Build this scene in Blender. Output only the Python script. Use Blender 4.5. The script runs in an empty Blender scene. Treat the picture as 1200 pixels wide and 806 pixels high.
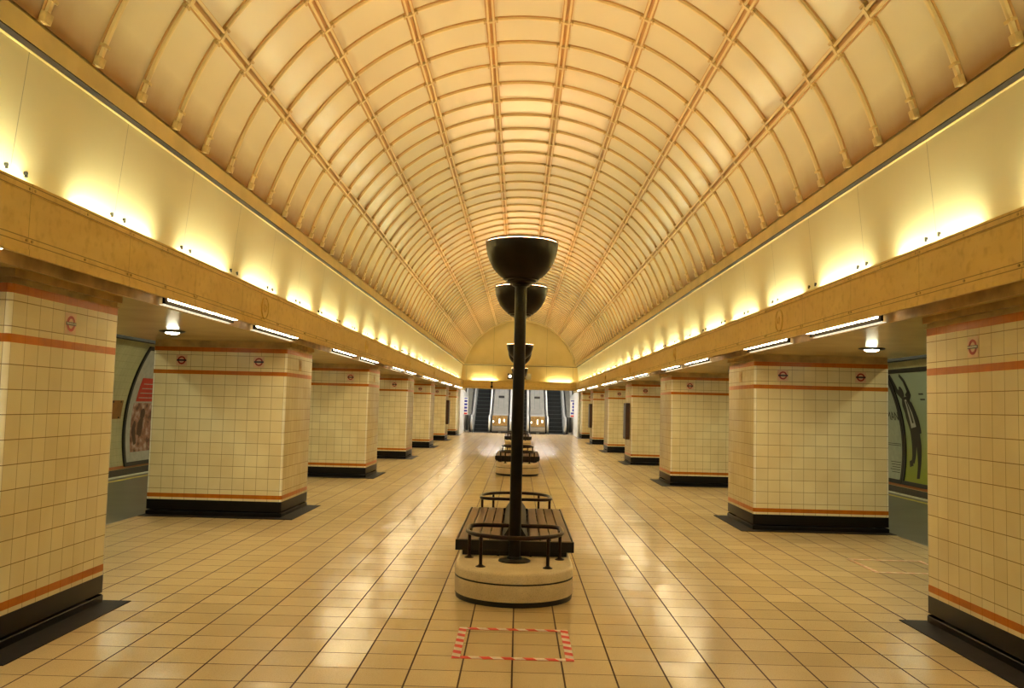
import bpy, bmesh, math, random
from mathutils import Vector, Matrix
random.seed(7)
C = bpy.context.scene.collection
PI = math.pi

# ------------------------------------------------------------------ camera
H = 1.56
FPX, PITCH, ROLL, YAW = 1025.2, .0697, .0255, -.0098
cam_d = bpy.data.cameras.new('camera'); cam = bpy.data.objects.new('camera', cam_d); C.objects.link(cam)
cam_d.sensor_fit = 'HORIZONTAL'; cam_d.sensor_width = 36.0; cam_d.lens = FPX * 36.0 / 1200.0
cam_d.clip_start = .05; cam_d.clip_end = 200
fw = Vector((math.sin(YAW) * math.cos(PITCH), math.cos(YAW) * math.cos(PITCH), math.sin(PITCH)))
rt = Vector((math.cos(YAW), -math.sin(YAW), 0)); up = rt.cross(fw)
rt2 = rt * math.cos(ROLL) + up * math.sin(ROLL)
up2 = up * math.cos(ROLL) - rt * math.sin(ROLL)
cam.matrix_world = Matrix(((rt2.x, up2.x, -fw.x, 0), (rt2.y, up2.y, -fw.y, 0), (rt2.z, up2.z, -fw.z, H), (0, 0, 0, 1)))
sc = bpy.context.scene
sc.camera = cam
# ------------------------------------------------------------------ world, exposure and lamp strengths
w = bpy.data.worlds.new('world'); sc.world = w; w.use_nodes = True
w.node_tree.nodes['Background'].inputs[0].default_value = (1, .8, .5, 1)
w.node_tree.nodes['Background'].inputs[1].default_value = 0.0
sc.view_settings.view_transform = 'Standard'; sc.view_settings.look = 'None'
sc.view_settings.exposure = 0.55; sc.view_settings.gamma = 1.0; sc.view_settings.use_curve_mapping = False
E_COVE, C_COVE = 64.0, (.95, 1.0, .68)
E_STRIP, C_STRIP = 42.0, (1.0, .83, .50)
E_BOWL, C_BOWL = 20.0, (1.0, .47, .21)
E_DOWN, C_DOWN = 85.0, (1.0, 1.0, .70)
E_ESC, C_ESC = 80.0, (1.0, .93, .84)
E_PLAT, C_PLAT = 26.0, (1.0, 1.0, .68)

# ------------------------------------------------------------------ materials
def lin(c): return tuple((v / 12.92 if v <= .04045 else ((v + .055) / 1.055) ** 2.4) for v in c)
class NT:
    def __init__(s, name):
        s.m = bpy.data.materials.new(name); s.m.use_nodes = True; s.t = s.m.node_tree
        s.b = s.t.nodes['Principled BSDF']; s.l = s.t.links
    def n(s, t, **k):
        x = s.t.nodes.new(t)
        for a, b in k.items(): setattr(x, a, b)
        return x
    def put(s, sock, v):
        if isinstance(v, bpy.types.NodeSocket): s.l.new(v, sock)
        else: sock.default_value = v
    def math(s, op, a, b=0.0, c=0.0):
        x = s.n('ShaderNodeMath', operation=op); s.put(x.inputs[0], a); s.put(x.inputs[1], b); s.put(x.inputs[2], c); return x.outputs[0]
    def mix(s, f, a, b):
        x = s.n('ShaderNodeMix', data_type='RGBA'); s.put(x.inputs[0], f)
        s.put(x.inputs[6], a if isinstance(a, bpy.types.NodeSocket) else (*a, 1)); s.put(x.inputs[7], b if isinstance(b, bpy.types.NodeSocket) else (*b, 1)); return x.outputs[2]
    def mixf(s, f, a, b):
        x = s.n('ShaderNodeMix', data_type='FLOAT'); s.put(x.inputs[0], f); s.put(x.inputs[2], a); s.put(x.inputs[3], b); return x.outputs[0]
    def noise(s, scale, vec=None, detail=3.0, rough=.5):
        x = s.n('ShaderNodeTexNoise'); x.inputs['Scale'].default_value = scale; x.inputs['Detail'].default_value = detail; x.inputs['Roughness'].default_value = rough
        if vec is None: vec = s.obj()
        s.l.new(vec, x.inputs['Vector']); return x.outputs['Fac']
    def obj(s):
        return s.n('ShaderNodeTexCoord').outputs['Object']
    def uv(s):
        return s.n('ShaderNodeTexCoord').outputs['UV']
    def sep(s, v):
        x = s.n('ShaderNodeSeparateXYZ'); s.l.new(v, x.inputs[0]); return x.outputs
    def comb(s, a, b, c=0.0):
        x = s.n('ShaderNodeCombineXYZ'); s.put(x.inputs[0], a); s.put(x.inputs[1], b); s.put(x.inputs[2], c); return x.outputs[0]
    def ramp(s, v, lo, hi, a=0.0, b=1.0):
        u = s.n('ShaderNodeMath', operation='MULTIPLY_ADD', use_clamp=True); s.put(u.inputs[0], v); u.inputs[1].default_value = 1.0 / (hi - lo); u.inputs[2].default_value = -lo / (hi - lo)
        return s.math('MULTIPLY_ADD', u.outputs[0], b - a, a)
    def scale(s, vec, k):
        x = s.n('ShaderNodeVectorMath', operation='MULTIPLY'); s.put(x.inputs[0], vec); x.inputs[1].default_value = k; return x.outputs[0]
    def line(s, coord, period, width):           # 1 inside a joint of the given width centred on multiples of period
        f = s.math('FRACT', s.math('DIVIDE', coord, period)); d = s.math('MINIMUM', f, s.math('SUBTRACT', 1.0, f))
        return s.math('LESS_THAN', d, width / period / 2)
    def bump(s, h, strength, dist=.01):
        x = s.n('ShaderNodeBump'); x.inputs['Strength'].default_value = strength; x.inputs['Distance'].default_value = dist
        s.l.new(h, x.inputs['Height']); s.l.new(x.outputs[0], s.b.inputs['Normal'])
    def fin(s, col, rough, metal=0.0, spec=None):
        s.put(s.b.inputs['Base Color'], col if isinstance(col, bpy.types.NodeSocket) else (*col, 1)); s.put(s.b.inputs['Roughness'], rough); s.put(s.b.inputs['Metallic'], metal)
        if spec is not None: s.b.inputs['Specular IOR Level'].default_value = spec
        return s.m
def plain(name, col, rough=.5, metal=0.0, var=.08, sc_=8.0, bump=0.0):
    t = NT(name); f = t.noise(sc_)
    d = tuple(v * (1 - var * 1.5) for v in col); l_ = tuple(min(1, v * (1 + var)) for v in col)
    c = t.mix(t.ramp(f, .3, .7), d, l_)
    if bump: t.bump(t.noise(sc_ * 20), bump, .003)
    return t.fin(c, rough, metal)
def emit(name, col, strength):
    t = NT(name); t.fin((.8, .8, .8), .5)
    t.b.inputs['Emission Color'].default_value = (*col, 1); t.b.inputs['Emission Strength'].default_value = strength
    return t.m

# glazed pillar tiles: UV u counts tiles round the pillar, v is height in metres
def mk_pillar(pale=False):
    t = NT('pale glazed corner tile' if pale else 'glazed cream tile'); u, v, _ = t.sep(t.uv())
    fu = t.math('FRACT', u); du = t.math('MINIMUM', fu, t.math('SUBTRACT', 1.0, fu))
    jv = t.math('LESS_THAN', du, .016)
    # rows: joints every .1535 m below the upper band, a pair above it
    def near(z, wd): return t.math('LESS_THAN', t.math('ABSOLUTE', t.math('SUBTRACT', v, z)), wd)
    rows = None
    zs = [1.866 - .135 - .1535 * k for k in range(10)] + [1.965, 2.122]
    for z in zs:
        r = near(z, .0026); rows = r if rows is None else t.math('MAXIMUM', rows, r)
    j = t.math('MAXIMUM', jv, rows)
    band = t.math('MAXIMUM', t.math('MAXIMUM', near(1.8925, .0265), near(2.198, .028)), near(.261, .026))
    cell = t.comb(t.math('FLOOR', u), t.math('FLOOR', t.math('DIVIDE', t.math('SUBTRACT', v, 1.731), .1535)))
    wn = t.n('ShaderNodeTexWhiteNoise'); t.l.new(cell, wn.inputs['Vector'])
    base = t.mix(t.ramp(wn.outputs['Value'], 0, 1, 0, 1), lin((.87, .82, .66)), lin((.905, .86, .70)))
    base = t.mix(t.ramp(t.noise(2.2), .4, .75, 0, .35), base, lin((.78, .68, .46)))
    if pale: base = t.mix(t.ramp(t.noise(9), .3, .7), lin((.93, .91, .82)), lin((.97, .95, .88)))
    orange = t.mix(t.ramp(t.noise(14), .3, .7), lin((.66, .36, .02)), lin((.73, .41, .04)))
    col = t.mix(band, base, orange)
    col = t.mix(t.math('MULTIPLY', t.math('MAXIMUM', rows, t.math('MULTIPLY', jv, .8)), t.mixf(band, .85, .3)), col, lin((.42, .31, .15)))
    hgt = t.math('SUBTRACT', 1.0, j)
    nb = t.math('ADD', hgt, t.math('MULTIPLY', t.noise(5.0), .5))
    t.bump(nb, .35, .004)
    return t.fin(col, t.math('ADD', t.mixf(j, .26, .8), t.math('MULTIPLY', band, .12)), spec=.3)
M = {}
M['pillar'] = mk_pillar(); M['pillarcorner'] = mk_pillar(True)
def mk_floor():
    t = NT('terrazzo floor tile'); o = t.obj(); x, y, z = t.sep(o)
    xx = t.math('ADD', x, .0027 + 30.0); yy = t.math('ADD', y, 30.0 - .145)
    jx = t.line(xx, .30, .0105); jy = t.line(yy, .30, .0080)
    j = t.math('MAXIMUM', jx, jy)
    # wide movement joints under the edges of the vault
    mv = t.math('LESS_THAN', t.math('ABSOLUTE', t.math('SUBTRACT', t.math('ABSOLUTE', t.math('ADD', x, .0027)), 3.0)), .007)
    j = t.math('MAXIMUM', j, mv)
    cell = t.comb(t.math('FLOOR', t.math('DIVIDE', xx, .30)), t.math('FLOOR', t.math('DIVIDE', yy, .30)))
    wn = t.n('ShaderNodeTexWhiteNoise'); t.l.new(cell, wn.inputs['Vector'])
    base = t.mix(wn.outputs['Value'], lin((.775, .68, .50)), lin((.82, .725, .545)))
    base = t.mix(t.ramp(t.noise(.7), .25, .8, 0, .3), base, lin((.74, .65, .48)))
    base = t.mix(t.ramp(t.noise(160, detail=1), .56, .68, 0, .5), base, lin((.62, .50, .34)))
    col = t.mix(j, base, lin((.25, .13, .05)))
    # each tile lies at a slightly different tilt, so reflections break at joints
    tw = t.n('ShaderNodeTexWhiteNoise'); t.l.new(cell, tw.inputs['Vector'])
    r, g, b = t.sep(tw.outputs['Color'])
    tx = t.math('MULTIPLY', t.math('SUBTRACT', r, .5), .05); ty = t.math('MULTIPLY', t.math('SUBTRACT', g, .5), .05)
    tilt = t.math('ADD', t.math('MULTIPLY', tx, t.math('FRACT', t.math('DIVIDE', xx, .3))), t.math('MULTIPLY', ty, t.math('FRACT', t.math('DIVIDE', yy, .3))))
    h = t.math('ADD', t.math('MULTIPLY', t.math('SUBTRACT', 1.0, j), .0016), t.math('MULTIPLY', tilt, .3))
    h = t.math('ADD', h, t.math('MULTIPLY', t.noise(9, detail=2), .0016))
    bp = t.n('ShaderNodeBump'); bp.inputs['Strength'].default_value = .8; bp.inputs['Distance'].default_value = 1.0
    t.l.new(h, bp.inputs['Height']); t.l.new(bp.outputs[0], t.b.inputs['Normal'])
    rg = t.mixf(j, .21, .85)
    return t.fin(col, rg)
M['floor'] = mk_floor()
def mk_panel(name, c1, c2, period, phase, width=.006, rough=.32, axis=1, sc_=1.2):
    t = NT(name); o = t.obj(); s_ = t.sep(o); c = t.math('ADD', s_[axis], 50 * period - phase)
    j = t.line(c, period, width)
    f = t.ramp(t.noise(sc_), .3, .7)
    col = t.mix(f, c1, c2)
    col = t.mix(t.math('MULTIPLY', j, .75), col, tuple(v * .35 for v in c1))
    t.bump(t.math('ADD', t.math('SUBTRACT', 1.0, j), t.math('MULTIPLY', t.noise(3), .6)), .3, .004)
    return t.fin(col, rough)
RP, RPH = .637, .35          # spacing and phase of the vault's arched ribs
M['wallpanel'] = mk_panel('enamelled wall panel', lin((.90, .86, .70)), lin((.92, .88, .73)), 2 * RP, 4.845, .006, .33)
M['endpanel'] = mk_panel('enamelled end panel', lin((.86, .76, .50)), lin((.90, .80, .55)), 1.32, .0, .012, .4, axis=0)
FLINES = (2.724, 2.690, 2.432, 2.398)  # flange groove heights; crevice shade is painted there along with joint dirt
def mk_fascia():
    t = NT('yellowed painted fascia'); o = t.obj(); s_ = t.sep(o)
    j = t.line(t.math('ADD', s_[1], 50 * 2 * RP - 4.87), 2 * RP, .005)
    n1 = t.noise(2.0, t.scale(o, (1, 1.0, 3.0)), 5); n2 = t.noise(14, detail=5)
    col = t.mix(t.ramp(n1, .3, .7), lin((.87, .74, .45)), lin((.91, .79, .50)))
    col = t.mix(t.ramp(n2, .52, .8, 0, .45), col, lin((.66, .50, .27)))
    for zz in FLINES:
        g = t.math('LESS_THAN', t.math('ABSOLUTE', t.math('SUBTRACT', s_[2], zz)), .0028)
        j = t.math('MAXIMUM', j, t.math('MULTIPLY', g, 1.25))
    col = t.mix(t.math('MULTIPLY', j, .55), col, lin((.38, .25, .10)))
    t.bump(t.noise(9), .15, .004)
    return t.fin(col, .48)
M['fascia'] = mk_fascia()
def mk_vault():
    t = NT('cream gloss vault panel'); o = t.obj()
    n1 = t.noise(.8, detail=2); n2 = t.noise(5, detail=3)
    col = t.mix(t.ramp(n1, .2, .8), lin((.89, .84, .71)), lin((.91, .865, .74)))
    
    # brown shade along the foot of each side, painted into the colour
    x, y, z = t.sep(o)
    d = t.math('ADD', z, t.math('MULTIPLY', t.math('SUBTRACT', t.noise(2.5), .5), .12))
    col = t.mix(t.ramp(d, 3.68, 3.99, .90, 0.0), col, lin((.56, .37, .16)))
    t.bump(n2, .06, .01)
    return t.fin(col, .19)
M['vault'] = mk_vault()
M['rib'] = plain('cream painted rib', lin((.88, .79, .57)), .35, 0, .03, 3)
M['ribshade'] = plain('shaded rib flange', lin((.76, .59, .36)), .5, 0, .05, 4)  # shadow lines beside the ribs, painted as browner flanges
M['ribdirty'] = plain('cream painted rib bracket', lin((.78, .66, .42)), .45, 0, .15, 20)
M['cornice'] = plain('cream cornice paint', lin((.87, .78, .54)), .42, 0, .08, 3)
M['ceil'] = plain('cream gloss soffit', lin((.84, .76, .55)), .24, 0, .08, 2)
M['lintel'] = plain('stained beige lintel', lin((.74, .62, .40)), .65, 0, .22, 5)
M['gapshadow'] = plain('painted gap shadow', lin((.16, .11, .06)), .8)  # dark colour stands in for the shade of the cornice gaps
M['skirt'] = plain('black glazed skirting tile', lin((.06, .035, .03)), .42, 0, .3, 7); M['skirt'].node_tree.nodes['Principled BSDF'].inputs['Specular IOR Level'].default_value = .25
M['border'] = plain('dark grey stone border', lin((.12, .095, .085)), .65, 0, .25, 6, .2); M['border'].node_tree.nodes['Principled BSDF'].inputs['Specular IOR Level'].default_value = .2
M['bronze'] = plain('dark bronze', lin((.105, .075, .055)), .33, .55, .3, 6)
M['bronze_rail'] = plain('worn bronze rail', lin((.16, .08, .05)), .28, .5, .3, 10)
M['rim'] = plain('black rim', lin((.06, .04, .03)), .35, .4)
def mk_stone():
    t = NT('speckled cast stone')
    n1 = t.noise(150, detail=2); n2 = t.noise(6, detail=4)
    c = t.mix(t.ramp(n2, .3, .7), lin((.84, .76, .60)), lin((.90, .83, .68)))
    c = t.mix(t.ramp(n1, .50, .70, 0, .4), c, lin((.52, .43, .30)))
    t.bump(n1, .3, .002)
    return t.fin(c, .5)
M['stone'] = mk_stone()
def mk_wood():
    t = NT('varnished brown slat'); o = t.obj()
    n = t.noise(6, t.scale(o, (8, .6, 8)), 5); c = t.mix(t.ramp(n, .3, .7), lin((.22, .10, .055)), lin((.36, .19, .10)))
    t.bump(n, .1, .002)
    return t.fin(c, .32)
M['wood'] = mk_wood()
M['seatframe'] = plain('black seat frame', lin((.075, .05, .04)), .4, 0, .3)
M['red'] = plain('signal red', lin((.78, .12, .10)), .35)
M['blue'] = plain('deep blue', lin((.10, .08, .16)), .35)
M['white'] = plain('white glaze', lin((.92, .88, .80)), .3)
M['matt'] = plain('matt black', (.006, .005, .004), 1.0); M['matt'].node_tree.nodes['Principled BSDF'].inputs['Specular IOR Level'].default_value = 0
M['roundelred'] = plain('dark red glaze', lin((.62, .09, .09)), .4)
M['roundeltile'] = plain('pinkish cream glaze', lin((.86, .73, .60)), .35)
M['faint'] = plain('worn tan mark', lin((.70, .55, .30)), .4)
def mk_tape(name, a, b, period=.135):
    t = NT(name); u, v, _ = t.sep(t.uv())
    f = t.math('FRACT', t.math('DIVIDE', t.math('ADD', u, t.math('MULTIPLY', v, .55)), period))
    c = t.mix(t.math('LESS_THAN', f, .5), a, b)
    c = t.mix(t.ramp(t.noise(40), .55, .7, 0, .25), c, lin((.55, .45, .33)))
    return t.fin(c, .4)
M['tape'] = mk_tape('red and white hazard tape', lin((.90, .84, .78)), lin((.84, .13, .08)))
M['wornland'] = mk_tape('worn hazard tape', lin((.80, .70, .52)), lin((.76, .50, .34)), .12)
def mk_tilewall():
    t = NT('green cream platform tile'); o = t.obj(); x, y, z = t.sep(o)
    j = t.math('MAXIMUM', t.line(t.math('ADD', y, 40), .152, .005), t.line(t.math('ADD', z, 10), .152, .005))
    band = t.math('LESS_THAN', t.math('ABSOLUTE', t.math('SUBTRACT', z, -.10)), .035)
    c = t.mix(t.ramp(t.noise(2), .3, .7), lin((.70, .68, .50)), lin((.78, .76, .58)))
    c = t.mix(band, c, lin((.70, .38, .14)))
    c = t.mix(t.math('LESS_THAN', z, -.14), c, lin((.06, .05, .05)))  # shadow at the wall foot by the track, painted black
    c = t.mix(t.math('MULTIPLY', j, .5), c, lin((.36, .32, .18)))
    return t.fin(c, .35)
M['tilewall'] = mk_tilewall()
M['platform'] = plain('grey platform paving', lin((.36, .35, .28)), .35, 0, .15, 1.5)
M['nosing'] = plain('white platform edge', lin((.85, .85, .78)), .5)
M['yellow'] = plain('yellow safety line', lin((.85, .78, .38)), .5)
M['black'] = plain('black paint', lin((.05, .045, .045)), .4)
M['duct'] = plain('dark grey duct', lin((.10, .10, .10)), .5)
M['brownboard'] = plain('brown board', lin((.58, .38, .15)), .4, 0, .2, 3)
M['cabinet'] = plain('dark brown cabinet', lin((.26, .15, .08)), .4, 0, .2, 5)
M['paper'] = plain('white poster paper', lin((.74, .74, .70)), .3)
M['greypaper'] = plain('pale grey green poster', lin((.66, .70, .62)), .3)
def mk_green():
    t = NT('green poster print'); x, y, z = t.sep(t.obj())
    c = t.mix(t.ramp(z, .2, 1.9), lin((.56, .62, .16)), lin((.62, .68, .58)))
    return t.fin(c, .3)
M['green'] = mk_green()
M['posterred'] = plain('red poster print', lin((.80, .16, .12)), .3)
def mk_photo():
    t = NT('printed photograph'); n = t.noise(4.5, detail=4, rough=.6)
    c = t.mix(t.ramp(n, .35, .5), lin((.30, .10, .09)), lin((.66, .46, .38)))
    c = t.mix(t.ramp(n, .52, .66), c, lin((.82, .74, .70)))
    return t.fin(c, .3)
M['photo'] = mk_photo()
M['skin'] = plain('printed brown', lin((.28, .14, .10)), .3)
M['balus'] = plain('satin aluminium', lin((.80, .80, .78)), .4, .3, .05)
M['steel'] = plain('brushed steel', lin((.62, .61, .58)), .33, .75, .1, 10)
M['paleclad'] = plain('pale grey cladding', lin((.50, .49, .45)), .5, .0, .08, 4)
M['tan'] = plain('bronze tan panel', lin((.60, .48, .28)), .35, .25, .2, 12)
M['rubber'] = plain('black rubber', lin((.045, .045, .05)), .45)
def mk_step():
    t = NT('grooved step'); x, y, z = t.sep(t.obj())
    j = t.line(t.math('ADD', x, 10), .04, .018)
    c = t.mix(j, lin((.15, .17, .17)), lin((.05, .055, .055)))
    return t.fin(c, .5, .3)
M['step'] = mk_step()
M['stepedge'] = plain('worn step edge', lin((.33, .36, .35)), .4, .3)
M['shaftwhite'] = plain('white shaft panel', lin((.90, .90, .88)), .3)
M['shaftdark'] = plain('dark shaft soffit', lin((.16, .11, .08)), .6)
M['navy'] = plain('blue print', lin((.16, .18, .58)), .3)
M['glow_cove'] = emit('lit cove tube', C_COVE, E_COVE)
M['glow_strip'] = emit('lit strip diffuser', C_STRIP, E_STRIP)
M['glow_bowl'] = emit('lit bowl glass', C_BOWL, E_BOWL)
M['glow_down'] = emit('lit downlight lens', C_DOWN, E_DOWN)
M['glow_esc'] = emit('lit shaft tube', C_ESC, E_ESC)
M['glow_plat'] = emit('platform fill glow', C_PLAT, E_PLAT)
M['glow_small'] = emit('lit indicator', (1, .9, .6), 3)
M['glow_reflection'] = emit('dim painted reflection', (1, .92, .66), .55)
M['reflector'] = plain('polished reflector strip', lin((.85, .82, .70)), .2, .8, .05)

# ------------------------------------------------------------------ mesh helpers
def obj(name, bm, mats, parent=None, smooth=False, loc=None):
    if not isinstance(mats, (list, tuple)): mats = [mats]
    me = bpy.data.meshes.new(name); bm.normal_update(); bm.to_mesh(me); bm.free()
    for m in mats: me.materials.append(m)
    if smooth:
        for p in me.polygons: p.use_smooth = True
        if hasattr(me, 'set_sharp_from_angle'): me.set_sharp_from_angle(angle=math.radians(38))
    o = bpy.data.objects.new(name, me); C.objects.link(o)
    if parent: o.parent = parent
    if loc: o.location = loc
    return o
def box(bm, x0, x1, y0, y1, z0, z1, bev=0.0, mi=0):
    vs = [bm.verts.new((x, y, z)) for z in (z0, z1) for y in (y0, y1) for x in (x0, x1)]
    fs = [(0, 2, 3, 1), (4, 5, 7, 6), (0, 1, 5, 4), (2, 6, 7, 3), (0, 4, 6, 2), (1, 3, 7, 5)]
    F = [bm.faces.new([vs[i] for i in f]) for f in fs]
    for f in F: f.material_index = mi
    if bev:
        es = list({e for f in F for e in f.edges})
        r = bmesh.ops.bevel(bm, geom=es, offset=bev, segments=2, profile=.5, affect='EDGES')
        for f in r['faces']: f.material_index = mi
def bxo(name, dims, mat, parent=None, bev=0.0, loc=None):
    bm = bmesh.new(); box(bm, *dims, bev=bev); return obj(name, bm, mat, parent, loc=loc)
def lathe(bm, prof, cx=0, cy=0, seg=48, mi=0, cap=True):
    rings = []
    for r, z in prof:
        rings.append([bm.verts.new((cx + r * math.cos(2 * PI * k / seg), cy + r * math.sin(2 * PI * k / seg), z)) for k in range(seg)])
    for a, b in zip(rings, rings[1:]):
        for k in range(seg):
            f = bm.faces.new((a[k], a[(k + 1) % seg], b[(k + 1) % seg], b[k])); f.material_index = mi
    if cap:
        f = bm.faces.new(rings[0][::-1]); f.material_index = mi
        f = bm.faces.new(rings[-1]); f.material_index = mi
def tube(bm, pts, r, seg=10, closed=False, mi=0):
    pts = [Vector(p) for p in pts]; n = len(pts); rings = []
    nrm = None
    for i, p in enumerate(pts):
        a = pts[(i - 1) % n] if (closed or i > 0) else p; b = pts[(i + 1) % n] if (closed or i < n - 1) else p
        t = (b - a).normalized()
        if nrm is None:
            nrm = t.orthogonal().normalized()
        nrm = (nrm - t * nrm.dot(t)).normalized(); bn = t.cross(nrm)
        rings.append([bm.verts.new(p + (nrm * math.cos(2 * PI * k / seg) + bn * math.sin(2 * PI * k / seg)) * r) for k in range(seg)])
    m = n if closed else n - 1
    for i in range(m):
        a, b = rings[i], rings[(i + 1) % n]
        off = 0
        if closed and i == n - 1:   # match the twist
            off = min(range(seg), key=lambda q: (a[0].co - b[q].co).length)
        for k in range(seg):
            f = bm.faces.new((a[k], a[(k + 1) % seg], b[(k + 1 + off) % seg], b[(k + off) % seg])); f.material_index = mi
    if not closed:
        bm.faces.new(rings[0][::-1]).material_index = mi; bm.faces.new(rings[-1]).material_index = mi
def prism(bm, poly, axis, a, b, mi=0):
    """extrude a 2D polygon along axis: 'x' poly=(y,z), 'y' poly=(x,z), 'z' poly=(x,y)"""
    def P(p, t):
        return {'x': (t, p[0], p[1]), 'y': (p[0], t, p[1]), 'z': (p[0], p[1], t)}[axis]
    A = [bm.verts.new(P(p, a)) for p in poly]; B = [bm.verts.new(P(p, b)) for p in poly]; n = len(poly)
    bm.faces.new(A).material_index = mi; bm.faces.new(B[::-1]).material_index = mi
    for i in range(n): bm.faces.new((A[i], B[i], B[(i + 1) % n], A[(i + 1) % n])).material_index = mi
def fixn(bm): bmesh.ops.recalc_face_normals(bm, faces=bm.faces[:])
def empty(name, label, cat, loc=(0, 0, 0), group=None):
    o = bpy.data.objects.new(name, None); C.objects.link(o); o.location = loc; o.empty_display_size = .2
    o['label'] = label; o['category'] = cat
    if group: o['group'] = group
    return o
def tag(o, label, cat, group=None):
    o['label'] = label; o['category'] = cat
    if group: o['group'] = group
    return o
def struct(o, label=None):
    o['kind'] = 'structure'
    if label: o['label'] = label
    return o
def copy_tree(o, parent=None):
    c = o.copy(); C.objects.link(c)
    if parent: c.parent = parent
    for ch in list(o.children): copy_tree(ch, c)
    return c
ORD = ['nearest', 'second', 'third', 'fourth', 'fifth', 'sixth', 'seventh', 'eighth', 'ninth', 'tenth', 'eleventh', 'twelfth', 'thirteenth', 'fourteenth']

# ------------------------------------------------------------------ dimensions
Y0, Y1 = -6.0, 43.3              # hall ends
XF = 2.79                        # fascia face
ZB, ZT = 2.332, 2.741            # fascia bottom and top
ZC0, ZC1 = 3.50, 3.64            # cornice
VR, VZ, VA = 2.87, 2.915, math.radians(75.0)
XP = {-1: 3.11, 1: 3.135}        # pillar inner faces
PW, PL, PP = 1.79, 1.44, 6.37
PY = {-1: 11.64, 1: 11.72}
ZA = 2.32                        # aisle ceiling
PX = 4.93                        # platform starts
PE = 7.62                        # platform edge
YE = 48.6                        # escalator comb line

# ------------------------------------------------------------------ floor
bm = bmesh.new(); box(bm, -PX, PX, Y0, YE, -.3, 0)
struct(obj('floor', bm, M['floor']))
for s, nm in ((-1, 'left'), (1, 'right')):
    bm = bmesh.new()
    a, b = (-PE, -PX) if s < 0 else (PX, PE)
    box(bm, a, b, Y0, YE, -1.3, -.002)
    struct(obj('floor', bm, M['platform']))
    e = PE
    bm = bmesh.new(); box(bm, *sorted((s * (e - .10), s * (e + .02))), Y0, YE, -.12, .006)
    struct(obj('trim', bm, M['nosing']), 'white nosing along the platform edge')
    bm = bmesh.new(); box(bm, *sorted((s * (e - .36), s * (e - .28))), Y0, YE, -.01, .003)
    struct(obj('trim', bm, M['yellow']), 'yellow safety line along the platform')
    bm = bmesh.new(); box(bm, *sorted((s * e, s * 9.6)), Y0, YE, -1.4, -1.2)
    struct(obj('floor', bm, M['black']))

# ------------------------------------------------------------------ vault with ribs
def arc(R, a0, a1, n): return [(R * math.sin(a0 + (a1 - a0) * k / n), VZ + R * math.cos(a0 + (a1 - a0) * k / n)) for k in range(n + 1)]
bm = bmesh.new()
N = 72
pi_, po = arc(VR, -VA, VA, N), arc(VR + .12, -VA, VA, N)
ys = [Y0, Y1 + .1]
grid = {}
for j, y in enumerate(ys):
    for i in range(N + 1):
        grid[0, i, j] = bm.verts.new((pi_[i][0], y, pi_[i][1])); grid[1, i, j] = bm.verts.new((po[i][0], y, po[i][1]))
for i in range(N):
    bm.faces.new((grid[0, i, 0], grid[0, i, 1], grid[0, i + 1, 1], grid[0, i + 1, 0]))
    bm.faces.new((grid[1, i, 0], grid[1, i + 1, 0], grid[1, i + 1, 1], grid[1, i, 1]))
fixn(bm)
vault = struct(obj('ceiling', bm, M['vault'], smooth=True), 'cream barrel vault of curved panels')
# long ribs
LANG = [math.radians(v) for v in (-58.3, -41.65, -25.0, -8.33, 8.33, 25.0, 41.65, 58.3)]
for a in LANG:
    bm = bmesh.new(); c_, s_ = math.cos(a), math.sin(a)
    def PT(t, d): # tangential t, depth d below the vault surface
        R = VR - d; return (R * s_ + t * c_, VZ + R * c_ - t * s_)
    prof = [(-.052, -.01), (-.052, .012), (-.040, .012), (-.040, .038), (-.018, .038), (-.018, .012), (.018, .012), (.018, .038), (.040, .038), (.040, .012), (.052, .012), (.052, -.01)]
    prism(bm, [PT(t, d) for t, d in prof], 'y', Y0, Y1 - .25)
    bm.faces.ensure_lookup_table()
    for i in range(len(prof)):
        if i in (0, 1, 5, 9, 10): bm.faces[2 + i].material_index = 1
    fixn(bm); obj('long_rib', bm, [M['rib'], M['ribshade']], vault)
# arched ribs: one mesh, shared
bm = bmesh.new()
NS = 90
prof = [(-.032, -.008), (-.032, .012), (-.020, .012), (-.017, .030), (-.006, .034), (.006, .034), (.017, .030), (.020, .012), (.032, .012), (.032, -.008)]
rings = []
for k in range(NS + 1):
    a = -VA + 2 * VA * k / NS
    rings.append([bm.verts.new(((VR - d) * math.sin(a), t, VZ + (VR - d) * math.cos(a))) for t, d in prof])
for A, B in zip(rings, rings[1:]):
    for i in range(len(prof)):
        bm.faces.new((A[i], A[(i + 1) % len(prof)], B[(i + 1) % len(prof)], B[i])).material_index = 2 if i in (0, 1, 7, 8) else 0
bm.faces.new(rings[0]); bm.faces.new(rings[-1][::-1])
def orient_block(bm, a, hw, ht, d0, d1, mi):
    c_, s_ = math.cos(a), math.sin(a); vs = []
    for t in (-hw, hw):
        for y in (-ht, ht):
            for d in (d0, d1):
                R = VR - d; vs.append(bm.verts.new((R * s_ + t * c_, y, VZ + R * c_ - t * s_)))
    for f in ((0, 1, 3, 2), (4, 6, 7, 5), (0, 4, 5, 1), (2, 3, 7, 6), (0, 2, 6, 4), (1, 5, 7, 3)):
        bm.faces.new([vs[i] for i in f]).material_index = mi
for a in LANG:
    for s in (-1, 1): orient_block(bm, a + s * .024, .010, .036, -.005, .038, 1)
    orient_block(bm, a, .042, .020, -.005, .044, 0)
for s in (-1, 1):
    orient_block(bm, s * (VA - .050), .010, .034, -.005, .040, 1)
    orient_block(bm, s * (VA - .012), .030, .034, -.005, .042, 1)
fixn(bm)
rib0 = obj('arched_rib', bm, [M['rib'], M['ribdirty'], M['ribshade']], vault, smooth=True)
k = 0; first = True
yy = RPH - RP * 9
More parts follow.
